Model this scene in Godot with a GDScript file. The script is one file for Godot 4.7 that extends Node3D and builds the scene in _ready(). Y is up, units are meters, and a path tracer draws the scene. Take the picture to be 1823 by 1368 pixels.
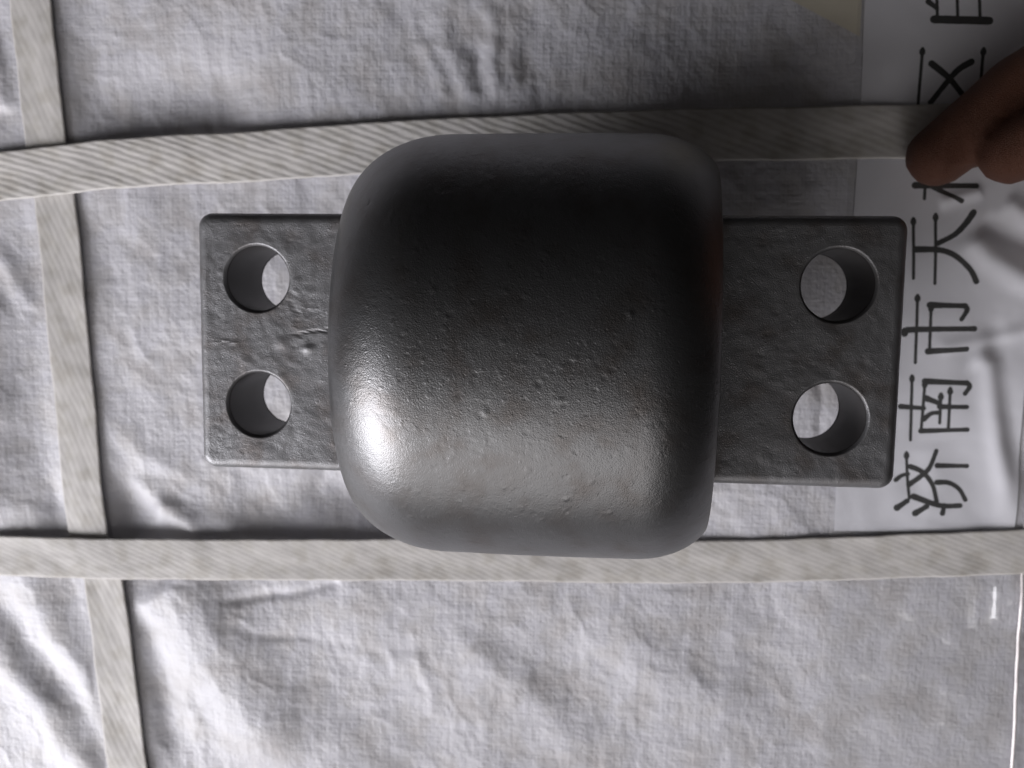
extends Node3D
# A forged steel bush lying on a white woven sack tied with straps, seen from above. Lengths below are in millimetres until MM.

const MM := 0.001

# ---------------------------------------------------------------- helpers
var noise_a := noise(11, 1.0 / 62.0, 2)
var noise_b := noise(12, 1.0 / 21.0, 3)
var noise_c := noise(13, 1.0 / 12.0, 3)
var noise_d := noise(14, 1.0 / 5.0, 2)
var noise_e := noise(15, 1.0 / 30.0, 2)
var noise_f := noise(16, 1.0 / 1.6, 2)
var taken := {}


func noise(seed_number: int, frequency: float, octaves: int, kind := FastNoiseLite.TYPE_SIMPLEX_SMOOTH) -> FastNoiseLite:
	var n := FastNoiseLite.new()
	n.seed = seed_number
	n.noise_type = kind
	n.frequency = frequency
	n.fractal_octaves = octaves
	return n


func numbered(called: String) -> String:
	var n: int = taken.get(called, 0)
	taken[called] = n + 1
	return called if n == 0 else "%s_%03d" % [called, n]


func thing(called: String, label: String, category: String, at := Vector3.ZERO, group := "") -> Node3D:
	var o := Node3D.new()
	o.name = numbered(called)
	add_child(o)
	o.position = at * MM
	tag(o, label, category, group)
	return o


func tag(o: Node3D, label: String, category: String, group := "") -> void:
	o.set_meta("label", label)
	o.set_meta("category", category)
	if group:
		o.set_meta("group", group)


func part(called: String, mesh: Mesh, material: Material, parent: Node3D = self) -> MeshInstance3D:
	var o := MeshInstance3D.new()
	o.name = numbered(called) if parent == self else called
	o.mesh = mesh
	o.material_override = material
	parent.add_child(o, true)
	return o


# A mesh from a grid of points (rows of equal length), in millimetres, smooth shaded. Front faces up for rows along +x and columns along +z.
func grid_mesh(points: PackedVector3Array, uvs: PackedVector2Array, wide: int, high: int, flip := false, loop := false) -> ArrayMesh:
	var normals := PackedVector3Array()
	normals.resize(points.size())
	for j in high:
		for i in wide:
			var a := points[j * wide + (i - 1 if i > 0 else (wide - 2 if loop else 0))]
			var b := points[j * wide + (i + 1 if i < wide - 1 else (1 if loop else i))]
			var c := points[maxi(j - 1, 0) * wide + i]
			var d := points[mini(j + 1, high - 1) * wide + i]
			var n := (d - c).cross(b - a)
			normals[j * wide + i] = (n if not flip else -n).normalized()
	var index := PackedInt32Array()
	index.resize((wide - 1) * (high - 1) * 6)
	var k := 0
	for j in high - 1:
		for i in wide - 1:
			var p := j * wide + i
			var q := p + wide
			if flip:
				index[k] = p; index[k + 1] = q; index[k + 2] = p + 1
				index[k + 3] = p + 1; index[k + 4] = q; index[k + 5] = q + 1
			else:
				index[k] = p; index[k + 1] = p + 1; index[k + 2] = q
				index[k + 3] = p + 1; index[k + 4] = q + 1; index[k + 5] = q
			k += 6
	return arrays_mesh(points, normals, uvs, index)


func arrays_mesh(points: PackedVector3Array, normals: PackedVector3Array, uvs: PackedVector2Array, index: PackedInt32Array) -> ArrayMesh:
	var metres := PackedVector3Array()
	metres.resize(points.size())
	for i in points.size():
		metres[i] = points[i] * MM
	var arrays := []
	arrays.resize(Mesh.ARRAY_MAX)
	arrays[Mesh.ARRAY_VERTEX] = metres
	arrays[Mesh.ARRAY_NORMAL] = normals
	if uvs.size():
		arrays[Mesh.ARRAY_TEX_UV] = uvs
	arrays[Mesh.ARRAY_INDEX] = index
	var m := ArrayMesh.new()
	m.add_surface_from_arrays(Mesh.PRIMITIVE_TRIANGLES, arrays)
	return m


func bump_at(x: float, low: float, high: float) -> float:
	return smoothstep(low, high, x)


# Distance across and share along a polyline.
func along(p: Vector2, line: PackedVector2Array) -> Vector2:
	var best := INF
	var where := 0.0
	var total := float(line.size() - 1)
	for i in line.size() - 1:
		var a := line[i]
		var ab := line[i + 1] - a
		var t := clampf((p - a).dot(ab) / ab.length_squared(), 0.0, 1.0)
		var d := p.distance_squared_to(a + ab * t)
		if d < best:
			best = d
			where = (i + t) / total
	return Vector2(sqrt(best), where)


# ---------------------------------------------------------------- the lie of the sack
class Fold:
	var line: PackedVector2Array
	var high: float
	var wide: float
	var box: Rect2

	func _init(points: Array, h: float, w: float) -> void:
		for i in range(0, points.size(), 2):
			line.append(Vector2(points[i], points[i + 1]))
		high = h
		wide = w
		box = Rect2(line[0], Vector2.ZERO)
		for q in line:
			box = box.expand(q)
		box = box.grow(w * 3.6)


var sack_folds: Array[Fold] = [
	Fold.new([-162, 74, -147.6, 92, -130, 113, -116, 136], 2.6, 5.4),
	Fold.new([-160, 68, -148, 82, -130, 101, -113, 126], -1.2, 4.8),
	Fold.new([-146, 62, -137, 76, -124, 95, -110, 122], 1.8, 5.0),
	Fold.new([-100, 66, -94, 74, -82, 93, -66, 124], 2.8, 8.5),
	Fold.new([-66, 76, -58, 92, -50, 112], -0.4, 8.0),
	Fold.new([-20, 80, -8, 88, 8, 101, 16, 112], 0.9, 4.0),
	Fold.new([14, 74, 34, 84, 60, 96], 0.8, 5.0),
	Fold.new([-24, -84, -23, -74, -19, -66, -17, -57], 0.65, 1.9),
	Fold.new([-13, -84, -11, -76, -12, -68, -8, -58], 0.7, 1.8),
	Fold.new([-17, -74, -15, -67, -12, -60], -0.4, 1.8),
	Fold.new([-5, -80, -7, -70, -4, -60], 0.4, 1.8),
	Fold.new([-29, -76, -25, -66, -24, -58], 0.5, 1.4),
	Fold.new([-160, -10, -156, 20, -158, 60], 6.0, 9.0),
	Fold.new([-148, -22, -140, -16, -133, -4], 0.9, 2.2),
	Fold.new([-146, -80, -141, -66, -139, -56], 1.6, 2.0),
	Fold.new([-84, 74.5, -70, 71, -57, 68.5, -50, 68], -0.8, 0.9),
	Fold.new([-111, 40, -100, 48, -90, 56], 0.8, 2.0),
	Fold.new([-116, 24, -104, 34, -92, 40], 0.5, 2.2),
	Fold.new([71.0, 8, 72.2, 16, 73.4, 26], -1.2, 0.7),
	Fold.new([-104, 48, -92, 53, -78, 54], 0.9, 3.0),
	Fold.new([-88, 80, -70, 83, -40, 85, -20, 83], -0.22, 1.0),
	Fold.new([-30, 84, -26, 96, -27, 104], 0.3, 1.2),
	Fold.new([-62, 36, -44, 44, -30, 50], -1.6, 5.0),
]
var dips: Array[Fold] = [
	Fold.new([-112, -59, -84, -61], -2.5, 7.0),
	Fold.new([-126, 47, -112, 48], -2.6, 5.0),
	Fold.new([-72, 46, -44, 44], -2.2, 6.0),
	Fold.new([-106, 84, -100, 112], -1.6, 4.0),
]
var label_folds: Array[Fold] = [
	Fold.new([107, 1.5, 112, 5, 112.8, 9, 115, 23, 120, 46], 1.0, 2.0),
	Fold.new([111.5, -8, 113.5, 2, 116, 16, 121, 34], -0.5, 1.8),
	Fold.new([104, -27, 110, -21, 118, -16, 130, -12], 1.3, 2.2),
	Fold.new([107, -30, 113, -27, 124, -22], -0.8, 1.6),
	Fold.new([112, -35, 119, -30, 130, -27], 1.0, 1.6),
	Fold.new([98, 1.5, 110, -1, 126, -5], 0.45, 1.2),
	Fold.new([99, 24, 101, 33, 100, 44], 0.3, 2.4),
	Fold.new([108, -37, 103, -35.5, 97, -34], 0.8, 1.1),
]
var film_folds: Array[Fold] = [
	Fold.new([111.4, 52, 112.2, 66, 112.6, 72], 1.35, 1.0),
	Fold.new([116.7, 50, 117.3, 64, 117.4, 70], 1.7, 0.95),
	Fold.new([119.9, 50, 120.2, 57, 120.6, 66], 1.4, 0.8),
	Fold.new([84, 84, 96, 84.5, 118, 90], 0.5, 0.9),
	Fold.new([92, 66, 102, 70, 112, 78], 0.5, 1.3),
	Fold.new([104, 95, 114, 97, 124, 98], 0.4, 0.8),
]


func folded(x: float, z: float, folds: Array[Fold], taper := true) -> float:
	var p := Vector2(x, z)
	var h := 0.0
	for f in folds:
		if f.box.has_point(p):
			var a := along(p, f.line)
			h += f.high * exp(-0.5 * pow(a.x / f.wide, 2.0)) * (smoothstep(0.0, 0.16, a.y) * smoothstep(1.0, 0.84, a.y) if taper else 1.0)
	return h


func soft_min(a: float, b: float, k: float) -> float:
	var t := clampf(0.5 + 0.5 * (b - a) / k, 0.0, 1.0)
	return lerpf(b, a, t) - k * t * (1.0 - t)


# The gentle form of the load under everything.
func low(x: float, z: float) -> float:
	return 1.3 * noise_a.get_noise_2d(x, z) - 0.2


func pouch_share(x: float, z: float) -> float:
	return smoothstep(66.0, 76.0, x) * smoothstep(126.5, 123.0, x)


func paper_height(x: float, z: float) -> float:
	return low(x, z) * 0.6 + 0.35 + folded(x, z, label_folds) + 0.25 * noise_b.get_noise_2d(x, z)


func film_height(x: float, z: float) -> float:
	return paper_height(x, z) + 0.45 + folded(x, z, film_folds) + 0.22 * (noise_c.get_noise_2d(x * 0.6 + 40.0, z * 1.1) + 0.6)


func sack_height(x: float, z: float) -> float:
	var wx := x + 3.0 * noise_e.get_noise_2d(x + 90.0, z)
	var wz := z + 3.0 * noise_e.get_noise_2d(x, z + 70.0)
	var crumple := 1.0 - absf(noise_b.get_noise_2d(wx * 1.1, wz * 0.8)) * 2.6
	var puckers := noise_c.get_noise_2d(wx * 1.0, wz * 1.0)
	var h := low(x, z) + 0.16 * crumple - 0.08 + 0.075 * puckers + 0.07 * (noise_d.get_noise_2d(x * 0.35, z * 1.7) + noise_d.get_noise_2d(x * 1.7 + 99.0, z * 0.35))
	h += 0.16 * pow(1.0 - absf(noise_c.get_noise_2d(wx * 0.55 + 200.0, wz * 0.55)), 7.0)
	h += folded(wx * 0.5 + x * 0.5, wz * 0.5 + z * 0.5, sack_folds) + folded(x, z, dips, false)
	# small vertical puckers of the cloth along the upper strap
	h += 0.14 * noise_d.get_noise_2d(x * 1.2, z * 0.3) * smoothstep(-40.0, -54.0, z) * smoothstep(-84.0, -60.0, z) * smoothstep(30.0, -10.0, x)
	# the weight of the steel presses the cloth flat
	var near := exp(-0.5 * (pow((x - 3.0) / 34.0, 4.0) + pow(z / 17.0, 4.0)))
	h = lerpf(h, -0.35 + 0.1 * puckers, near)
	h = lerpf(h, paper_height(x, z) - 0.55 + 0.16 * puckers + 0.10 * crumple, pouch_share(x, z))
	for s in 3:
		var v := strap_place(s, x, z)
		var most := strap_top(s, v.x) - 0.8
		if s == 2:                                  # the cloth lies close under the lengthwise strap
			h = lerpf(h, most - 0.30 + 0.15 * puckers, 0.85 * exp(-pow(v.y / 9.0, 4.0)))
		if absf(v.y) < 14.0:
			h = soft_min(h, most + maxf(0.0, absf(v.y) - 7.5) * 0.9, 0.5)
	return h


# ---------------------------------------------------------------- straps: centre lines across the sack
var strap_lines := [
	[PackedVector2Array([Vector2(-240, -28.0), Vector2(-141.4, -39.8), Vector2(-102.5, -43.5), Vector2(-67.9, -45.3), Vector2(-40, -47.2), Vector2(20, -49.6), Vector2(74, -50.3), Vector2(115, -50.7), Vector2(210, -51.2)]), 12.6],
	[PackedVector2Array([Vector2(-240, 64.2), Vector2(-146.5, 62.8), Vector2(-97.7, 61.7), Vector2(-51, 59.9), Vector2(0, 58.4), Vector2(51.5, 56.6), Vector2(79, 54.5), Vector2(122, 50.8), Vector2(210, 43.0)]), 11.2],
	[PackedVector2Array([Vector2(-140.5, -200), Vector2(-131.4, -84.7), Vector2(-128.8, -48.2), Vector2(-126.8, -33.7), Vector2(-123.3, 17.1), Vector2(-121.3, 55.6), Vector2(-117.1, 68.8), Vector2(-111.6, 122.4), Vector2(-102, 215)]), 11.4],
]


# Place along and across a strap, each in millimetres.
func strap_place(s: int, x: float, z: float) -> Vector2:
	var line: PackedVector2Array = strap_lines[s][0]
	if s < 2:
		return Vector2(x, z - line_at(line, x))
	return Vector2(z, x - line_at_z(line, z))


func smooth_step_between(line: PackedVector2Array, t: float, upright: bool) -> float:
	var n := line.size()
	var i := 0
	while i < n - 2 and t > (line[i + 1].y if upright else line[i + 1].x):
		i += 1
	var p0 := line[maxi(i - 1, 0)]
	var p1 := line[i]
	var p2 := line[i + 1]
	var p3 := line[mini(i + 2, n - 1)]
	if upright:
		p0 = Vector2(p0.y, p0.x); p1 = Vector2(p1.y, p1.x); p2 = Vector2(p2.y, p2.x); p3 = Vector2(p3.y, p3.x)
	var span := p2.x - p1.x
	var u := clampf((t - p1.x) / span, 0.0, 1.0)
	var m1 := (p2.y - p0.y) / maxf(p2.x - p0.x, 0.001) * span
	var m2 := (p3.y - p1.y) / maxf(p3.x - p1.x, 0.001) * span
	var u2 := u * u
	var u3 := u2 * u
	return p1.y * (2.0 * u3 - 3.0 * u2 + 1.0) + m1 * (u3 - 2.0 * u2 + u) + p2.y * (3.0 * u2 - 2.0 * u3) + m2 * (u3 - u2)


func line_at(line: PackedVector2Array, x: float) -> float:
	return smooth_step_between(line, x, false)


func line_at_z(line: PackedVector2Array, z: float) -> float:
	return smooth_step_between(line, z, true)


var strap_heights := [
	PackedVector2Array([Vector2(-240, 2.0), Vector2(-150, 2.9), Vector2(-104, 3.2), Vector2(-66, 2.3), Vector2(-30, 1.7), Vector2(20, 1.6), Vector2(60, 1.6), Vector2(90, 1.9), Vector2(120, 2.1), Vector2(210, 1.6)]),
	PackedVector2Array([Vector2(-240, 2.0), Vector2(-150, 2.7), Vector2(-112, 3.1), Vector2(-60, 2.6), Vector2(-10, 1.6), Vector2(40, 1.2), Vector2(76, 1.4), Vector2(110, 1.6), Vector2(140, 1.8), Vector2(210, 1.6)]),
	PackedVector2Array([Vector2(-200, 1.4), Vector2(-84, 1.9), Vector2(-44, 1.5), Vector2(0, 2.0), Vector2(40, 1.7), Vector2(62, 1.3), Vector2(90, 2.0), Vector2(130, 1.8), Vector2(215, 1.2)]),
]


func strap_top(s: int, t: float) -> float:
	return line_at(strap_heights[s], t)


# A woven strap: its top with diagonal ribs, its two edges and its underside in one closed tube of cloth.
func strap_mesh(s: int, from: float, to: float, step: float, ribs: float, slant: float, deep: float) -> ArrayMesh:
	var line: PackedVector2Array = strap_lines[s][0]
	var half: float = strap_lines[s][1] * 0.5
	var across: Array[Vector3] = []          # offset across, height, share of ribs
	var n := 46
	for k in n + 1:
		var v := lerpf(-1.0, 1.0, float(k) / n)
		var lip := sqrt(maxf(0.0, 1.0 - pow(maxf(0.0, (absf(v) - 0.93) / 0.07), 2.0)))
		across.append(Vector3(v * half, -0.22 * (1.0 - lip), minf(1.0, (1.0 - absf(v)) * 12.0)))
	across.append(Vector3(half * 0.985, -0.48, 0.0))
	across.append(Vector3(-half * 0.985, -0.48, 0.0))
	across.append(across[0])
	var wide := across.size()
	var high := int((to - from) / step) + 1
	var points := PackedVector3Array()
	var uvs := PackedVector2Array()
	points.resize(wide * high)
	uvs.resize(wide * high)
	for j in high:
		var t := from + j * step
		var c := smooth_step_between(line, t, s == 2)
		var c2 := smooth_step_between(line, t + 0.5, s == 2)
		var forward := Vector2(0.5, c2 - c).normalized()
		if s == 2:
			forward = Vector2(c2 - c, 0.5).normalized()
		var side := Vector2(-forward.y, forward.x)
		var centre := Vector2(c, t) if s == 2 else Vector2(t, c)
		var top := strap_top(s, t)
		var worn := deep * (1.0 - 0.65 * smoothstep(-10.0, 70.0, t)) if s == 0 else deep * (1.0 + 0.5 * noise_e.get_noise_2d(t * 0.6, 9.0 * s))
		var sway := 0.25 * noise_e.get_noise_2d(t * 1.3, s * 50.0)
		for i in wide:
			var a := across[i]
			var q := centre + side * (a.x + sway)
			var phase := (a.x + t * slant + 0.5 * noise_e.get_noise_2d(t, a.x * 3.0)) / ribs
			var rib := 0.5 + 0.5 * cos(TAU * phase)
			var thread := noise_f.get_noise_2d((t * cos(slant) - a.x * sin(slant)) * 0.7 + floorf(phase) * 13.0, a.x * 2.0)
			var y := top + a.y + a.z * worn * (rib + 0.35 * thread - 0.6) + 0.28 * noise_b.get_noise_2d(t, a.x * 1.6 + s * 40.0)
			y += 0.10 * sin(a.x / half * 2.2 + t * 0.05)
			points[j * wide + i] = Vector3(q.x, y, q.y)
			uvs[j * wide + i] = Vector2(t * 0.02, a.x * 0.02)
	return grid_mesh(points, uvs, wide, high, s != 2, false)


# ---------------------------------------------------------------- textures
func picture(size: int) -> Image:
	var im := Image.create(size, size, false, Image.FORMAT_RF)
	return im


func texture(im: Image) -> ImageTexture:
	return ImageTexture.create_from_image(im)


# Woven plastic tapes crossing over and under, with tapes of unequal width and height.
func weave_texture() -> ImageTexture:
	var size := 1024
	var tapes := 76
	var rng := RandomNumberGenerator.new()
	rng.seed = 5
	var im := picture(size)
	var tone := PackedFloat32Array()
	for k in tapes * tapes + tapes * 2:
		tone.append(rng.randf_range(-0.2, 0.2))
	var edges := PackedFloat32Array()          # tapes of unequal width, their places as shares of the whole
	var sum := 0.0
	for k in tapes:
		edges.append(sum)
		sum += rng.randf_range(0.6, 1.4)
	edges.append(sum)
	var patch := noise(31, 1.0 / 22.0, 2).get_seamless_image(size, size, false, false, 0.2)
	patch.convert(Image.FORMAT_RF)
	var data := PackedFloat32Array()
	data.resize(size * size)
	var tall := PackedFloat32Array()
	tall.resize(size)
	var which := PackedInt32Array()
	which.resize(size)
	var tape := 0
	for i in size:
		while tape < tapes - 1 and i * sum / size >= edges[tape + 1]:
			tape += 1
		which[i] = tape
		tall[i] = pow(sin(PI * clampf((i * sum / size - edges[tape]) / (edges[tape + 1] - edges[tape]), 0.02, 0.98)), 0.5)
	for j in size:
		var b := which[j]
		for i in size:
			var a := which[i]
			var up := (a + b) % 2 == 0
			var h: float = tall[i] * (0.6 + 0.4 * tall[j]) + tone[a] if up else tall[j] * (0.6 + 0.4 * tall[i]) + tone[tapes + b]
			h += 1.3 * tone[tapes * 2 + a * tapes + b]
			data[j * size + i] = clampf(h * 0.4 + 0.1 + (patch.get_pixel(i, j).r - 0.5) * 1.0, 0.0, 1.0)
	im = Image.create_from_data(size, size, false, Image.FORMAT_RF, data.to_byte_array())
	return texture(im)


# The skin of shot-blasted forged steel: grain, pits, raised specks, short scratches.
func steel_texture(size: int, tile: float, pits: int, specks: int, scratches: int, grain: float, seed_number: int) -> ImageTexture:
	var fine := noise(seed_number, 1.0 / 7.0, 3).get_seamless_image(size, size, false, false, 0.15)
	var broad := noise(seed_number + 1, 1.0 / 60.0, 3).get_seamless_image(size, size, false, false, 0.15)
	fine.convert(Image.FORMAT_RF)
	broad.convert(Image.FORMAT_RF)
	var a := fine.get_data().to_float32_array()
	var b := broad.get_data().to_float32_array()
	for i in a.size():
		a[i] = 0.5 + (a[i] - 0.5) * grain + (b[i] - 0.5) * 0.35
	var rng := RandomNumberGenerator.new()
	rng.seed = seed_number
	var pixel := size / tile
	for k in pits + specks:
		var r := (rng.randf_range(0.10, 0.22) if rng.randf() < 0.9 else rng.randf_range(0.25, 0.5)) * pixel
		var deep := (-1.0 if k < pits else 1.0) * rng.randf_range(0.12, 0.4) * (r / pixel / 0.2)
		var cx := rng.randf() * size
		var cy := rng.randf() * size
		var squeeze := rng.randf_range(0.6, 1.0)
		var reach := int(r * 2.0) + 1
		for y in range(-reach, reach + 1):
			for x in range(-reach, reach + 1):
				var d := (x * x * squeeze + y * y) / (r * r)
				if d < 4.0:
					var at := posmod(int(cy) + y, size) * size + posmod(int(cx) + x, size)
					a[at] += deep * exp(-d * 1.3)
	for k in scratches:
		var p := Vector2(rng.randf(), rng.randf()) * size
		var way := Vector2.from_angle(rng.randf_range(-PI, PI))
		var long := rng.randf_range(0.6, 2.2) * pixel
		var deep := rng.randf_range(-0.25, 0.2)
		for s in int(long):
			p += way
			way = way.rotated(rng.randf_range(-0.06, 0.06))
			for y in range(-2, 3):
				for x in range(-2, 3):
					var at := posmod(int(p.y) + y, size) * size + posmod(int(p.x) + x, size)
					a[at] += deep * 0.3 * exp(-(x * x + y * y) * 0.7)
	for i in a.size():
		a[i] = clampf(a[i], 0.0, 1.0)
	return texture(Image.create_from_data(size, size, false, Image.FORMAT_RF, a.to_byte_array()))


# Blotches between two tones, sRGB.
func blotch_texture(size: int, seed_number: int, period: float, tones: Array) -> ImageTexture:
	var n := noise(seed_number, 1.0 / period, 4).get_seamless_image(size, size, false, false, 0.2)
	n.convert(Image.FORMAT_RF)
	var g := Gradient.new()
	g.offsets = PackedFloat32Array([0.0, 0.4, 0.6, 1.0])
	g.colors = PackedColorArray(tones)
	var im := Image.create(size, size, false, Image.FORMAT_RGB8)
	for y in size:
		for x in size:
			im.set_pixel(x, y, g.sample(n.get_pixel(x, y).r))
	return texture(im)


# The printed address on the paper: brush strokes given in millimetres over the sack (k, h, t, d, b: how heavy the brush).
const WRITING := [
	"t 93.7 27.1 94.2 32.8 94.9 38.7 | d 91.5 34.1 92.8 33.0 94.4 32.5 | k 94.7 35.2 97.1 33.2 99.3 30.7 100.7 26.4 | k 94.8 30.6 97.8 31.9 100.2 35.0 101.4 39.2 | k 101.1 30.1 108.1 30.0 | k 101.2 34.3 104.0 34.3 106.6 35.8 108.3 38.5 | h 92.1 41.1 94.4 39.3 | h 96.5 42.3 99.1 40.4 | h 95.9 38.1 102.3 40.1 107.1 40.0 | k 103.0 42.1 103.3 40.0",
	"t 93.9 7.9 94.5 24.0 | k 91.6 15.6 97.1 15.9 | h 97.0 9.2 106.7 9.4 | k 106.7 9.3 107.6 10.2 106.6 12.0 | t 97.0 9.2 96.9 21.5 | k 96.8 21.6 107.6 20.9 | h 97.5 13.4 100.3 14.4 | k 97.3 18.6 98.9 17.2 100.4 16.9 | t 100.9 12.2 101.1 19.5 | t 103.0 10.8 103.2 20.5 | k 100.8 15.4 107.2 15.3",
	"t 94.0 -11.8 94.5 4.7 | h 91.5 -2.4 92.8 -3.4 107.8 -3.9 | h 97.0 -9.5 105.3 -9.4 | k 105.2 -9.4 105.8 -8.4 104.6 -6.1 | t 97.3 -9.5 97.6 1.8 | h 97.3 1.8 106.2 1.1",
	"t 92.0 -30.3 92.8 -15.9 | t 97.1 -31.3 97.9 -14.7 | h 105.7 -31.8 104.2 -29.3 101.7 -26.5 97.8 -24.3 | h 92.8 -22.9 98.3 -22.8 102.0 -21.5 105.7 -18.2 107.4 -15.3",
	"t 94.1 -41.9 94.3 -35.0 | h 91.9 -38.2 105.8 -38.0 | k 94.6 -38.6 99.6 -36.0 102.7 -34.4 | t 92.5 -53.0 92.6 -43.9 | k 97.0 -53.0 97.3 -43.2 | h 92.8 -47.1 100.0 -45.2 | k 98.5 -49.7 105.0 -51.6 | h 99.2 -45.8 105.8 -44.2",
	"t 91.7 -70.0 91.3 -56.8 | t 105.5 -69.8 105.1 -58.5 105.0 -57.2 | h 93.9 -66.5 98.2 -62.9 102.6 -57.5 | h 102.9 -66.8 99.4 -64.4 94.2 -57.5 | h 91.2 -56.0 105.5 -55.7",
	"b 94.0 -76.8 106.5 -76.2 | k 92.5 -80.9 94.5 -79.4 | t 93.8 -89.4 94.8 -76.9 | t 98.5 -89.3 99.4 -76.8 | t 103.5 -89.2 104.4 -76.6 | h 93.2 -89.7 105.7 -89.1",
]
const PAPER := Rect2(76.0, -98.0, 47.0, 150.0)


func stamp(im: Image, at: Vector2, r: float, ink: Color) -> void:
	for y in range(int(at.y - r - 1.5), int(at.y + r + 2.5)):
		for x in range(int(at.x - r - 1.5), int(at.x + r + 2.5)):
			if x < 0 or y < 0 or x >= im.get_width() or y >= im.get_height():
				continue
			var cover := clampf(r + 0.7 - Vector2(x, y).distance_to(at), 0.0, 1.0)
			if cover > 0.0:
				im.set_pixel(x, y, im.get_pixel(x, y).lerp(ink, cover))


func writing_texture() -> ImageTexture:
	var scale := 13.0
	var im := Image.create(int(PAPER.size.x * scale), int(PAPER.size.y * scale), false, Image.FORMAT_RGB8)
	im.fill(Color(0.89, 0.89, 0.915))
	var ink := Color(0.05, 0.045, 0.05)
	var weights := {"t": 0.33, "d": 0.46, "k": 0.53, "h": 0.63, "b": 0.88}
	for sign in WRITING:
		for stroke in sign.split(" | "):
			var bits: PackedStringArray = stroke.split(" ")
			var pts := PackedVector2Array()
			for k in range(1, bits.size(), 2):
				pts.append((Vector2(bits[k].to_float(), bits[k + 1].to_float()) - PAPER.position) * scale)
			var w: float = weights[bits[0]] * scale
			var curve := Curve2D.new()
			for k in pts.size():
				var tangent := (pts[mini(k + 1, pts.size() - 1)] - pts[maxi(k - 1, 0)]) * 0.16
				curve.add_point(pts[k], -tangent, tangent)
			var long := curve.get_baked_length()
			var steps := int(long / 1.2) + 2
			for k in steps:
				var u := float(k) / (steps - 1)
				var r := w
				if bits[0] == "t":          # thin strokes start with a heavy wedge
					r = w + 0.34 * scale * exp(-pow((u * long / scale - 0.75) / 0.5, 2.0))
				else:
					r = w * (1.18 - 0.42 * u + 0.22 * pow(u, 6.0)) if bits[0] != "b" else w
				stamp(im, curve.sample_baked(u * long, true), r * (1.0 + 0.14 * noise_b.get_noise_2d(pts[0].x * 3.0 + k * 6.0, pts[0].y)), ink)
	return texture(im)


# ---------------------------------------------------------------- materials
func plain(color: Color, rough: float, metal := 0.0, spec := 0.5) -> StandardMaterial3D:
	var m := StandardMaterial3D.new()
	m.albedo_color = color
	m.roughness = rough
	m.metallic = metal
	m.metallic_specular = spec
	return m


func relief(m: StandardMaterial3D, t: Texture2D, deep: float, per_metre: float) -> StandardMaterial3D:
	m.heightmap_enabled = true
	m.heightmap_texture = t
	m.heightmap_scale = deep
	m.uv1_triplanar = true
	m.uv1_scale = Vector3.ONE * per_metre
	return m


# ---------------------------------------------------------------- the bush
const AXIS := Vector3(3.3, 41.9, 0.2)      # centre of the drum
const DRUM_R := 42.2
const PLATE_TOP := 51.0
const PLATE_THICK := 18.8


func drum_profile() -> PackedVector2Array:      # (x from the centre, radius) from the left rim to the right rim
	var out := PackedVector2Array()
	var left := -36.1
	var right := 35.4
	out.append(Vector2(left + 1.6, 0.0))
	for k in 12:
		out.append(Vector2(left + 1.6, 2.0 + k * 2.3))
	for k in 5:
		out.append(Vector2(left + 1.2 - 1.2 * sin(k / 4.0 * PI / 2.0), 29.5 + k * 0.45))
	var n := 44
	for k in n + 1:                                 # long soft shoulder
		var u := 0.975 * (1.0 - float(k) / n)
		out.append(Vector2(left + 20.5 * (1.0 - u / 0.975), DRUM_R - 13.2 * (1.0 - sqrt(1.0 - u * u)) ))
	for k in range(1, 90):
		var u := k / 90.0
		out.append(Vector2(lerpf(left + 20.5, right - 14.5, u), DRUM_R + 0.12 * sin(PI * u)))
	n = 30
	for k in n + 1:
		var u := 0.93 * float(k) / n
		out.append(Vector2(right - 14.5 + 14.5 * float(k) / n, DRUM_R - 9.2 * (1.0 - sqrt(1.0 - u * u))))
	out.append(Vector2(right + 0.10, out[-1].y - 0.25))
	out.append(Vector2(right - 0.1, out[-1].y - 0.7))
	var edge := out[-1].y
	for k in 12:
		out.append(Vector2(right - 0.7, (edge - 0.8) * (1.0 - k / 11.0)))
	return out


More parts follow.
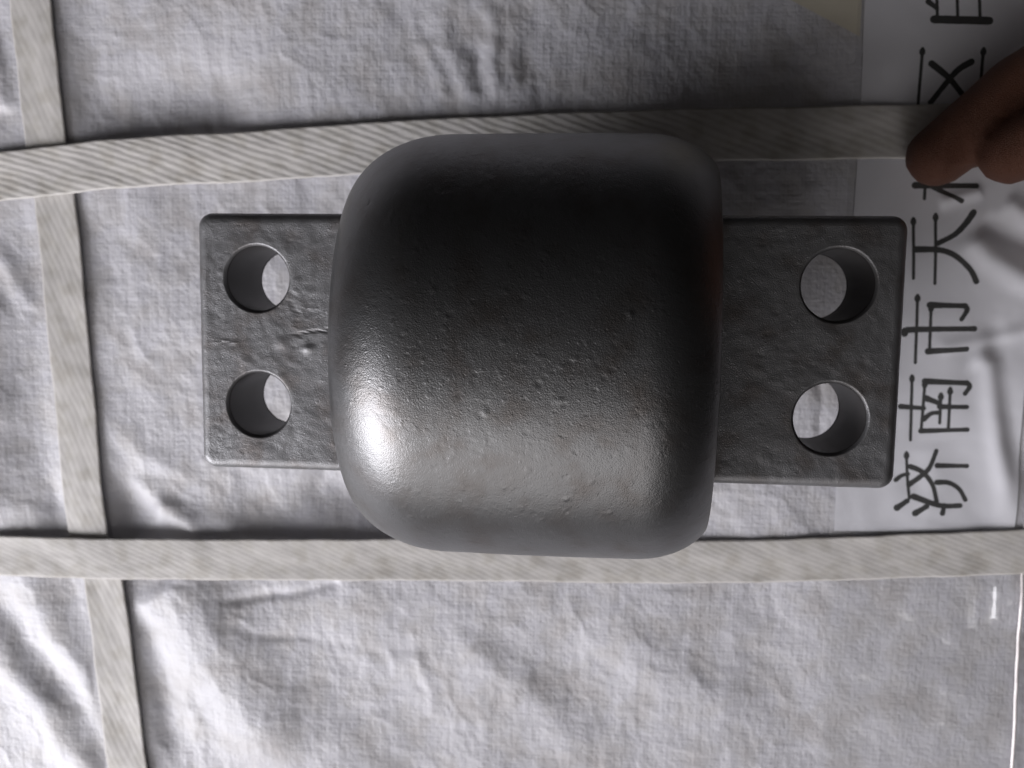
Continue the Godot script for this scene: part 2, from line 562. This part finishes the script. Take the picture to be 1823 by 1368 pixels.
func drum_mesh() -> ArrayMesh:
	var profile := drum_profile()
	var around := 721
	var points := PackedVector3Array()
	var uvs := PackedVector2Array()
	for p in profile:
		for i in around:
			var a := TAU * i / (around - 1)
			var y := cos(a) * p.y
			var z := sin(a) * p.y
			# ends drafted inwards from the parting line, as forgings are
			var draft := -0.078 * absf(y) * signf(p.x) * smoothstep(14.0, 36.0, absf(p.x))
			var swell := 1.0 + 0.0012 * noise_b.get_noise_3d(p.x * 0.6, y * 0.6, z * 0.6)
			points.append(Vector3(p.x + draft, y * swell, z * swell))
			uvs.append(Vector2(p.x, a * DRUM_R) * 0.01)
	# specks of scale and pits in the skin: place along the drum and round it, the larger ones first
	var marks := [Vector2(-18.6, 2.9), Vector2(-19.8, 3.4), Vector2(3.7, 3.5), Vector2(6.1, 6.1), Vector2(7.1, 6.2), Vector2(-4.8, 8.6), Vector2(20.0, 8.1), Vector2(-10.1, 15.8), Vector2(-10.8, 16.9), Vector2(-18.7, 24.5),
		Vector2(8.2, 24.9), Vector2(-19.6, 32.0), Vector2(8.2, 19.9), Vector2(1.9, 18.9), Vector2(-13.5, -11.1), Vector2(-20.7, -5.7), Vector2(12.9, -14.8), Vector2(18.0, -7.6), Vector2(-2.2, 22.8), Vector2(15.5, 28.1)]
	var rng := RandomNumberGenerator.new()
	rng.seed = 9
	for k in 50:
		marks.append(Vector2(rng.randf_range(-34.0, 34.0), rng.randf_range(-50.0, 60.0)))
	for k in marks.size():
		var mark: Vector2 = marks[k]
		var r := rng.randf_range(0.26, 0.42) if k < 20 else rng.randf_range(0.2, 0.3)
		var high := (1.0 if rng.randf() < 0.6 else -1.0) * r * rng.randf_range(0.15, 0.5)
		var long := rng.randf_range(0.5, 1.2)
		for j in profile.size():
			var dx: float = profile[j].x - mark.x
			if absf(dx) > r * 3.0 or profile[j].y < 30.0:
				continue
			for i in range(int((mark.y - 2.5) / (TAU * DRUM_R) * (around - 1)), int((mark.y + 2.5) / (TAU * DRUM_R) * (around - 1)) + 2):
				var dz := float(i) / (around - 1) * TAU * DRUM_R - mark.y
				var at := j * around + posmod(i, around - 1)
				var h := high * exp(-(dx * dx + dz * dz * long) / (r * r))
				points[at] += Vector3(0, points[at].y, points[at].z).normalized() * h
				if posmod(i, around - 1) == 0:
					points[j * around + around - 1] = points[at]
	return grid_mesh(points, uvs, around, profile.size(), true, true)


# One lug: a forged slab with rounded edges and two round holes. x runs from x0 (free end) to x1 (inside the drum).
func lug_surface(x0: float, x1: float, half: float, holes: Array, hole_r: float, side: float, seed_shift: float) -> ArrayMesh:
	var st_points := PackedVector3Array()
	var index := PackedInt32Array()
	var fillet := 2.0
	var corner := 0.9
	var free := minf(x0, x1) if side < 0.0 else maxf(x0, x1)
	var root := maxf(x0, x1) if side < 0.0 else minf(x0, x1)
	for hole_at in holes:
		var c: Vector2 = hole_at
		var s := signf(c.y)
		# outline of this half, walked from the root along the middle to the free end and back along the long edge
		var ring: Array[Vector4] = []            # x, z, outward x, outward z (zero: no edge here)
		var n := 60
		for k in n:
			ring.append(Vector4(lerpf(root, free - side * fillet, float(k) / (n - 1)), 0.0, 0.0, 0.0))
		for k in 40:
			ring.append(Vector4(free - side * fillet, s * lerpf(0.0, half - fillet - corner, k / 40.0), side, 0.0))
		for k in 13:
			var a := k / 12.0 * PI / 2.0
			ring.append(Vector4(free - side * (fillet + corner) + side * corner * cos(a), s * (half - fillet - corner + corner * sin(a)), side * cos(a), s * sin(a)))
		for k in range(1, 71):
			ring.append(Vector4(lerpf(free - side * (fillet + corner), root, k / 70.0), s * (half - fillet), 0.0, s))
		for k in range(1, 26):
			ring.append(Vector4(root, s * lerpf(half - fillet, 0.0, k / 25.0), 0.0, 0.0))
		ring[0] = Vector4(root, 0, 0, 0)
		var first := st_points.size()
		var rows := 0
		var levels := 34
		# bore edge chamfer, flat face, rounded edge, side wall, then the underside
		var layers: Array = []
		for k in 5:
			layers.append(["hole", k / 4.0])
		for k in range(1, levels + 1):
			layers.append(["face", k / float(levels)])
		for k in range(1, 8):
			layers.append(["edge", k / 7.0 * PI / 2.0])
		for k in range(1, 4):
			layers.append(["wall", k / 3.0])
		for k in range(1, 8):
			layers.append(["under_edge", k / 7.0 * PI / 2.0])
		for k in range(1, 7):
			layers.append(["under", k / 6.0])
		var bottom := PLATE_TOP - PLATE_THICK
		for layer in layers:
			for q in ring:
				var to := Vector2(q.x, q.y) - c
				var rim := c + to.normalized() * hole_r
				var edge := Vector2(q.x, q.y)
				var out_way := Vector2(q.z, q.w)
				var p: Vector3
				var t: float = layer[1]
				match layer[0]:
					"hole":
						var w := to.normalized() * (hole_r + 0.05 + 0.55 * t)
						p = Vector3(c.x + w.x, PLATE_TOP - 0.75 * pow(1.0 - t, 1.6), c.y + w.y)
					"face":
						var from := c + to.normalized() * (hole_r + 0.6)
						var v := from.lerp(edge, t)
						p = Vector3(v.x, PLATE_TOP, v.y)
					"edge":
						var v := edge + out_way * fillet * sin(t)
						p = Vector3(v.x, PLATE_TOP - (fillet * (1.0 - cos(t)) if out_way != Vector2.ZERO else 0.0), v.y)
					"wall":
						var v := edge + out_way * (fillet + 0.35 * sin(t * PI))
						p = Vector3(v.x, lerpf(PLATE_TOP - fillet, bottom + fillet, t) if out_way != Vector2.ZERO else lerpf(PLATE_TOP, bottom, t), v.y)
					"under_edge":
						var v := edge + out_way * fillet * cos(t)
						p = Vector3(v.x, bottom + (fillet * (1.0 - sin(t)) if out_way != Vector2.ZERO else 0.0), v.y)
					"under":
						var v := edge.lerp(rim, t)
						p = Vector3(v.x, bottom, v.y)
				var rough := 0.07 * noise_d.get_noise_3d(p.x * 1.4, p.y * 1.4 + seed_shift, p.z * 1.4) + 0.025 * noise_f.get_noise_3d(p.x, p.y + seed_shift, p.z)
				rough += 0.14 * noise_c.get_noise_3d(p.x + 30.0, seed_shift, p.z)
				if layer[0] == "hole":
					rough *= float(layer[1])
				if side < 0.0 and p.y > PLATE_TOP - 1.0:      # a lap in the skin and a blister beside it
					var lap := along(Vector2(p.x + 0.8 * noise_d.get_noise_2d(p.x * 2.0, p.z * 2.0), p.z + 0.9 * noise_d.get_noise_2d(p.x * 2.0 + 50.0, p.z * 2.0)), PackedVector2Array([Vector2(-48, -0.6), Vector2(-45, -1.7), Vector2(-42.5, -1.9), Vector2(-40.5, -2.3), Vector2(-37, -2.9), Vector2(-33, -2.6)]))
					rough -= 0.26 * exp(-pow(lap.x / 0.26, 2.0)) * smoothstep(0.0, 0.5, lap.y)
					rough += 0.42 * exp(-Vector2(p.x, p.z).distance_squared_to(Vector2(-41.6, 0.9)) / 0.7)
					rough += 0.20 * exp(-Vector2(p.x, p.z).distance_squared_to(Vector2(-47.2, -0.2)) / 1.6)
					rough += 0.16 * exp(-Vector2(p.x, p.z).distance_squared_to(Vector2(-54.5, 3.6)) / 0.9)
				if side < 0.0 and p.y > PLATE_TOP - 1.0:
					var lap2 := along(Vector2(p.x + 1.2 * noise_d.get_noise_2d(p.x * 2.0, p.z * 2.0), p.z + 1.4 * noise_d.get_noise_2d(p.x * 2.0 + 50.0, p.z * 2.0)), PackedVector2Array([Vector2(-62, -0.9), Vector2(-58.5, -0.2), Vector2(-55, 0.7)]))
					rough += 0.10 * exp(-pow(lap2.x / 0.4, 2.0)) * smoothstep(0.0, 0.3, lap2.y) * smoothstep(1.0, 0.7, lap2.y)
					rough += 0.12 * noise_f.get_noise_2d(p.x * 0.8, p.z * 0.8) * exp(-Vector2(p.x, p.z).distance_squared_to(Vector2(-42, -9)) / 40.0)
				p.y += rough * (1.0 if layer[0] in ["hole", "face", "edge"] else 0.3)
				st_points.append(p)
			rows += 1
		var wide := ring.size()
		for j in rows - 1:
			for i in wide - 1:
				if layers[j + 1][0] in ["edge", "wall", "under_edge"] and (Vector2(ring[i].z, ring[i].w) == Vector2.ZERO or Vector2(ring[i + 1].z, ring[i + 1].w) == Vector2.ZERO):
					continue
				var p := first + j * wide + i
				var q := p + wide
				if (s > 0.0) == (side < 0.0):
					index.append_array([p, p + 1, q, p + 1, q + 1, q])
				else:
					index.append_array([p, q, p + 1, p + 1, q, q + 1])
	return smooth(st_points, index)


# Smooth normals, faces turned so that they look away from the middle of the thickness.
func smooth(points: PackedVector3Array, index: PackedInt32Array) -> ArrayMesh:
	var normals := PackedVector3Array()
	normals.resize(points.size())
	for k in range(0, index.size(), 3):
		var a := points[index[k]]
		var n := (points[index[k + 2]] - a).cross(points[index[k + 1]] - a)
		for e in 3:
			normals[index[k + e]] += n
	for i in normals.size():
		normals[i] = normals[i].normalized()
	return arrays_mesh(points, normals, PackedVector2Array(), index)


func bore_mesh(c: Vector2, r: float) -> ArrayMesh:
	var points := PackedVector3Array()
	var uvs := PackedVector2Array()
	var around := 97
	var bottom := PLATE_TOP - PLATE_THICK
	var rows := [[bottom - 0.1, 0.5], [bottom + 0.5, 0.03], [bottom + 6.0, 0.0], [PLATE_TOP - 6.0, 0.0], [PLATE_TOP - 0.75, 0.03], [PLATE_TOP - 0.60, 0.09]]
	for row in rows:
		for i in around:
			var a := TAU * i / (around - 1)
			var rr: float = r + row[1] + 0.04 * noise_d.get_noise_2d(cos(a) * 3.0, sin(a) * 3.0)
			points.append(Vector3(c.x + cos(a) * rr, row[0], c.y + sin(a) * rr))
			uvs.append(Vector2(float(i) / around, row[0] * 0.02))
	return grid_mesh(points, uvs, around, rows.size(), true, true)


# ---------------------------------------------------------------- the hand
# Bones: tapered capsules joined by a smooth minimum on a grid, meshed as surface nets.
func hand_mesh(bones: Array, cell: float, blend: float) -> ArrayMesh:
	var box := AABB(bones[0][0], Vector3.ZERO)
	for b in bones:
		box = box.expand(b[0]).expand(b[1])
	box = box.grow(18.0)
	var size := Vector3i((box.size / cell).ceil()) + Vector3i.ONE * 2
	var field := PackedFloat32Array()
	field.resize(size.x * size.y * size.z)
	field.fill(9.0)
	var far := PackedFloat32Array()
	for b in bones:
		var p0: Vector3 = b[0]
		var p1: Vector3 = b[1]
		var r0: float = b[2]
		var r1: float = b[3]
		var reach := maxf(r0, r1) + 10.0
		var near := AABB(p0, Vector3.ZERO).expand(p1).grow(reach)
		var lo := Vector3i(((near.position - box.position) / cell).floor()).clamp(Vector3i.ZERO, size - Vector3i.ONE)
		var hi := Vector3i(((near.end - box.position) / cell).ceil()).clamp(Vector3i.ZERO, size - Vector3i.ONE)
		var ab := p1 - p0
		var ll := ab.length_squared()
		for z in range(lo.z, hi.z + 1):
			for y in range(lo.y, hi.y + 1):
				for x in range(lo.x, hi.x + 1):
					var p := box.position + Vector3(x, y, z) * cell
					var t := clampf((p - p0).dot(ab) / ll, 0.0, 1.0)
					var d := p.distance_to(p0 + ab * t) - lerpf(r0, r1, t)
					var at := (z * size.y + y) * size.x + x
					var k: float = b[4] if b.size() > 4 else blend
					var f := field[at]
					var h := maxf(k - absf(f - d), 0.0) / k
					field[at] = minf(f, d) - h * h * k * 0.25
	var cells := {}
	var points := PackedVector3Array()
	var strides := [1, size.x, size.x * size.y]
	for z in size.z - 1:
		for y in size.y - 1:
			for x in size.x - 1:
				var at := (z * size.y + y) * size.x + x
				var inside := 0
				for c in 8:
					if field[at + (c & 1) + ((c >> 1) & 1) * strides[1] + (c >> 2) * strides[2]] < 0.0:
						inside += 1
				if inside == 0 or inside == 8:
					continue
				var sum := Vector3.ZERO
				var count := 0
				for e in 12:
					var axis := e / 4
					var u := (axis + 1) % 3
					var v := (axis + 2) % 3
					var corner := Vector3i.ZERO
					corner[u] = e & 1
					corner[v] = (e >> 1) & 1
					var i0: int = at + corner.x + corner.y * strides[1] + corner.z * strides[2]
					var i1: int = i0 + strides[axis]
					var f0 := field[i0]
					var f1 := field[i1]
					if (f0 < 0.0) != (f1 < 0.0):
						var q := Vector3(corner)
						q[axis] += f0 / (f0 - f1)
						sum += q
						count += 1
				cells[at] = points.size()
				points.append(box.position + (Vector3(x, y, z) + sum / count) * cell)
	var index := PackedInt32Array()
	for at in cells:
		for axis in 3:
			var u: int = strides[(axis + 1) % 3]
			var v: int = strides[(axis + 2) % 3]
			var f0 := field[at]
			var f1 := field[at + strides[axis]]
			if (f0 < 0.0) == (f1 < 0.0) or not (cells.has(at - u) and cells.has(at - v) and cells.has(at - u - v)):
				continue
			var a: int = cells[at]
			var b: int = cells[at - u]
			var c: int = cells[at - u - v]
			var d: int = cells[at - v]
			if f0 < 0.0:
				index.append_array([a, b, c, a, c, d])
			else:
				index.append_array([a, c, b, a, d, c])
	return smooth(points, index)


# A finger: knuckle, two bends and a tip, with fuller pads at the joints.
func finger(bones: Array, joints: Array, radii: Array) -> void:
	for k in joints.size() - 1:
		bones.append([joints[k], joints[k + 1], radii[k], radii[k + 1], 0.7])


# ---------------------------------------------------------------- the scene
func _ready() -> void:
	# camera: nearly straight down, leaning a little to the right and towards the bottom of the picture
	var camera := Camera3D.new()
	camera.name = "camera"
	camera.keep_aspect = Camera3D.KEEP_HEIGHT
	camera.fov = rad_to_deg(2.0 * atan(684.0 / 1516.0))
	camera.near = 0.01
	camera.far = 20.0
	add_child(camera)
	camera.transform = Transform3D(Basis(Vector3(0.99548, -0.09407, -0.01325), Vector3(-0.02239, -0.09673, -0.99506), Vector3(0.09232, 0.99086, -0.0984)).orthonormalized(), Vector3(15.17, 217.4, -9.37) * MM)
	var lens := CameraAttributesPhysical.new()
	lens.frustum_focal_length = 4.0
	lens.frustum_focus_distance = 0.150
	lens.frustum_near = 0.01
	lens.frustum_far = 20.0
	lens.exposure_aperture = 3.0
	camera.attributes = lens
	camera.fov = rad_to_deg(2.0 * atan(684.0 / 1516.0))

	# the dim room
	var world := WorldEnvironment.new()
	world.name = "room_light"
	var env := Environment.new()
	env.background_mode = Environment.BG_COLOR
	env.background_color = Color(0.010, 0.0095, 0.0095).linear_to_srgb()
	env.tonemap_mode = Environment.TONE_MAPPER_LINEAR
	env.tonemap_exposure = 0.93
	env.sdfgi_enabled = true
	env.ssao_enabled = true
	env.ssil_enabled = true
	world.environment = env
	add_child(world)
	# out of view: a low window lighting the left, a wider doorway the front
	area_light("unseen_window_light", Vector3(-730, 370, 500), Vector3(-10, 20, 0), Vector2(0.56, 0.46), 1.16, Color(0.99, 0.985, 1.0))
	area_light("unseen_doorway_light", Vector3(-260, 660, 1010), Vector3(0, 0, 0), Vector2(1.2, 1.1), 0.80, Color(1.0, 0.982, 0.975))
	# added soft fill overhead, out of view, lifting the shadows
	area_light("overhead_fill_light", Vector3(-800, 2100, 500), Vector3(0, 0, 0), Vector2(2.2, 2.0), 0.13, Color(1.0, 0.965, 0.945))

	build_sack()
	build_label()
	build_straps()
	build_bush()
	build_hand()


func area_light(called: String, at: Vector3, towards: Vector3, size: Vector2, energy: float, color: Color) -> void:
	var l := AreaLight3D.new()
	l.name = called
	add_child(l)
	l.position = at * MM
	l.look_at_from_position(at * MM, towards * MM)
	l.area_size = size
	l.light_energy = energy
	l.light_color = color
	l.shadow_enabled = true
	l.area_normalize_energy = true
	l.area_range = 8.0
	l.area_attenuation = 2.0


func build_sack() -> void:
	var cloth := plain(Color(0.80, 0.797, 0.815), 0.5, 0.0, 0.5)
	cloth.albedo_texture = blotch_texture(512, 21, 90.0, [Color(0.90, 0.885, 0.87), Color(0.97, 0.967, 0.965), Color(0.99, 0.99, 1.0), Color(1, 1, 1)])
	relief(cloth, weave_texture(), 0.010, 11.3)
	var xs := PackedFloat32Array()
	var zs := PackedFloat32Array()
	var x := -330.0
	while x <= 330.0:
		xs.append(x)
		x += 0.65 if x > -166.0 and x < 140.0 else 4.0
	var z := -250.0
	while z <= 280.0:
		zs.append(z)
		z += 0.65 if z > -102.0 and z < 138.0 else 4.0
	var points := PackedVector3Array()
	var uvs := PackedVector2Array()
	for zz in zs:
		for xx in xs:
			# the filled sack rounds down at its sides
			var over := Vector2(maxf(0.0, absf(xx) - 262.0), maxf(0.0, maxf(-208.0 - zz, zz - 222.0))).length() / 62.0
			points.append(Vector3(xx, sack_height(xx, zz) - 90.0 * (1.0 - sqrt(maxf(0.0, 1.0 - over * over * 0.85))), zz))
			uvs.append(Vector2(xx, zz) * 0.01)
	var o := part("woven_sack", grid_mesh(points, uvs, xs.size(), zs.size()), cloth)
	tag(o, "white woven plastic sack, creased and crumpled, under the straps and the steel bush", "sack")


func sheet(from: Vector2, to: Vector2, step: float, height: Callable, outline = null) -> ArrayMesh:
	var wide := int((to.x - from.x) / step) + 1
	var high := int((to.y - from.y) / step) + 1
	var points := PackedVector3Array()
	var uvs := PackedVector2Array()
	for j in high:
		for i in wide:
			var u := float(i) / (wide - 1)
			var v := float(j) / (high - 1)
			var p := Vector2(lerpf(from.x, to.x, u), lerpf(from.y, to.y, v))
			if outline != null:
				p = outline.call(u, v)
			points.append(Vector3(p.x, height.call(p.x, p.y), p.y))
			uvs.append(Vector2((p.x - PAPER.position.x) / PAPER.size.x, (p.y - PAPER.position.y) / PAPER.size.y))
	return grid_mesh(points, uvs, wide, high)


func under_straps(x: float, z: float, h: float, gap: float) -> float:
	for s in 2:
		var v := strap_place(s, x, z)
		if absf(v.y) < 14.0:
			h = soft_min(h, strap_top(s, v.x) - gap + maxf(0.0, absf(v.y) - 6.6) * 1.0, 0.35)
	return h


func build_label() -> void:
	var paper := plain(Color.WHITE, 0.75, 0.0, 0.4)
	paper.albedo_texture = writing_texture()
	paper.texture_repeat = false
	var shape := func(u: float, v: float) -> Vector2:
		var zz := lerpf(-97.0, 47.6, v)
		return Vector2(lerpf(77.6 + 0.5 * sin(v * 5.0), 120.3, u), zz - 1.4 * u)
	var o := part("address_paper", sheet(Vector2(77, -97), Vector2(121, 50), 0.6, func(x, z): return under_straps(x, z, paper_height(x, z), 0.98), shape), paper)
	tag(o, "white paper slip printed with large black Chinese characters, right of the steel bush", "paper")

	var film := plain(Color(1, 1, 1, 0.05), 0.11, 0.0, 0.5)
	film.transparency = BaseMaterial3D.TRANSPARENCY_ALPHA
	var pouch := thing("clear_pouch", "clear plastic pouch with glossy wrinkles over the printed paper", "plastic pouch")
	var film_shape := func(u: float, v: float) -> Vector2:
		var zz := lerpf(-160.0, 170.0, v)
		return Vector2(lerpf(lerpf(76.4, 75.6, v), lerpf(118.6, 124.6, v), u), zz)
	part("film", sheet(Vector2(75, -160), Vector2(123, 170), 0.6, func(x, z): return under_straps(x, z, film_height(x, z), 0.84), film_shape), film, pouch)
	var seal := plain(Color(0.93, 0.90, 0.90), 0.25, 0.0, 0.5)
	var seal_shape := func(u: float, v: float) -> Vector2:
		var zz := lerpf(-160.0, 170.0, v)
		return Vector2(lerpf(118.5, 124.5, v) + u * 0.9, zz)
	var rim := func(x: float, z: float) -> float:
		var u := (x - lerpf(118.5, 124.5, (z + 160.0) / 330.0)) / 0.9
		return under_straps(x, z, film_height(x, z) + 0.05 + 0.35 * sin(PI * clampf(u, 0.0, 1.0)), 0.80)
	part("sealed_edge", sheet(Vector2(0, -160), Vector2(2.4, 170), 0.3, rim, seal_shape), seal, pouch)

	var tape := plain(Color(0.80, 0.775, 0.715), 0.35, 0.0, 0.5)
	var tape_shape := func(u: float, v: float) -> Vector2:
		return Vector2(lerpf(40.0, 77.2, u), lerpf(-130.0, -93.0 + 20.0 * u, v))
	var t := part("sticky_tape", sheet(Vector2(40, -130), Vector2(77, -80), 0.7, func(x, z): return maxf(sack_height(x, z), lerpf(sack_height(x, z), paper_height(x, z) - 0.3, 0.6)) + 0.3, tape_shape), tape)
	tag(t, "strip of yellowish tape on the sack beside the top of the paper slip", "tape")


func build_straps() -> void:
	var cloth := plain(Color(0.785, 0.772, 0.762), 0.55, 0.0, 0.5)
	cloth.albedo_texture = blotch_texture(256, 25, 40.0, [Color(0.90, 0.89, 0.87), Color(0.97, 0.97, 0.96), Color(1, 1, 1), Color(1, 1, 1)])
	cloth.uv1_scale = Vector3(1, 1, 1)
	var names := [
		"pale woven strap running across behind the steel bush, with broad slanting ribs",
		"pale woven strap running across in front of the steel bush",
		"pale woven strap running lengthwise at the left, tucked under the two cross straps",
	]
	var set := [[-238.0, 208.0, 0.34, 1.85, -0.40, 0.10], [-238.0, 208.0, 0.34, 1.35, -0.46, 0.025], [-198.0, 213.0, 0.34, 1.7, 0.36, 0.024]]
	for s in 3:
		var o := part("woven_strap", strap_mesh(s, set[s][0], set[s][1], set[s][2], set[s][3], set[s][4], set[s][5]), cloth)
		tag(o, names[s], "strap", "woven straps tied round the sack")


func build_bush() -> void:
	var skin := plain(Color(0.462, 0.463, 0.468), 0.385, 0.92, 0.5)
	skin.albedo_texture = blotch_texture(512, 41, 120.0, [Color(0.85, 0.815, 0.79), Color(0.955, 0.948, 0.945), Color(0.985, 0.985, 0.985), Color(1, 1, 1)])
	relief(skin, steel_texture(1024, 46.0, 1100, 1300, 220, 0.6, 51), 0.0085, 1000.0 / 46.0)
	var slab := plain(Color(0.53, 0.53, 0.54), 0.49, 0.78, 0.5)
	slab.albedo_texture = skin.albedo_texture
	relief(slab, steel_texture(1024, 46.0, 500, 700, 120, 0.8, 61), 0.008, 1000.0 / 46.0)
	var shaded_bore := plain(Color(0.24, 0.23, 0.23), 0.45, 0.4, 0.4)  # darker than the lugs: shade inside the holes is in this colour

	var bush := thing("steel_bush", "dark grey forged steel bush with a barrel middle and two drilled lugs", "steel part")
	var drum := part("drum", drum_mesh(), skin, bush)
	drum.position = AXIS * MM
	var sides := [
		[-64.6, -26.0, [Vector2(-52.0, -12.95), Vector2(-52.0, 12.45)], 6.4, -1.0, 0.0, "lit lug"],
		[73.7, 34.0, [Vector2(61.2, -12.95), Vector2(60.9, 12.45)], 6.75, 1.0, 71.0, "shaded lug"],
	]
	for s in sides:
		var lug := part("lug", lug_surface(s[0], s[1], 26.0, s[2], s[3], s[4], s[5]), slab, bush)
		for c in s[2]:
			part("hole", bore_mesh(c, s[3]), shaded_bore, lug)


func build_hand() -> void:
	var skin := plain(Color(0.40, 0.262, 0.205), 0.55, 0.0, 0.4)
	skin.subsurf_scatter_enabled = true
	skin.subsurf_scatter_strength = 0.06
	var pores := noise(71, 1.0 / 6.0, 3).get_seamless_image(512, 512, false, false, 0.2)
	pores.convert(Image.FORMAT_RF)
	relief(skin, texture(pores), 0.05, 50.0)
	var bones := []
	# two fingertips on the paper, the rest of the hand beyond the frame
	finger(bones, [Vector3(156, 47, -84), Vector3(130, 27, -71), Vector3(108.4, 13, -57.0), Vector3(93.6, 8.8, -43.7)], [10.0, 8.6, 7.9, 7.0])
	finger(bones, [Vector3(166, 49, -68), Vector3(138, 40, -57.5), Vector3(118.5, 27, -49.5), Vector3(105.2, 18.5, -42.6)], [10.0, 8.6, 7.8, 6.7])
	finger(bones, [Vector3(174, 47, -50), Vector3(151, 42, -45), Vector3(136, 28, -38), Vector3(130, 14, -33)], [9.4, 8.2, 7.4, 6.0])
	finger(bones, [Vector3(178, 42, -33), Vector3(162, 36, -27), Vector3(152, 26, -22), Vector3(147, 14, -19)], [8.4, 7.2, 6.4, 5.3])
	finger(bones, [Vector3(197, 52, -104), Vector3(170, 40, -110), Vector3(148, 27, -102), Vector3(133, 18, -90)], [12.5, 10.8, 9.0, 7.2])
	# palm and wrist
	for k in 4:
		var knuckle: Vector3 = [Vector3(156, 47, -84), Vector3(166, 49, -68), Vector3(174, 47, -50), Vector3(178, 42, -33)][k]
		bones.append([knuckle, Vector3(228, 60, -96 + k * 10.0), 10.4, 15.5, 9.0])
	bones.append([Vector3(197, 52, -104), Vector3(226, 60, -94), 13.0, 16.0, 10.0])
	bones.append([Vector3(226, 60, -82), Vector3(262, 72, -92), 19.0, 22.0, 10.0])
	bones.append([Vector3(262, 72, -92), Vector3(330, 96, -112), 22.0, 29.0, 10.0])
	var hand := thing("hand", "brown hand with two fingertips resting on the paper slip at the right edge", "hand")
	part("skin", hand_mesh(bones, 2.0, 6.0), skin, hand)
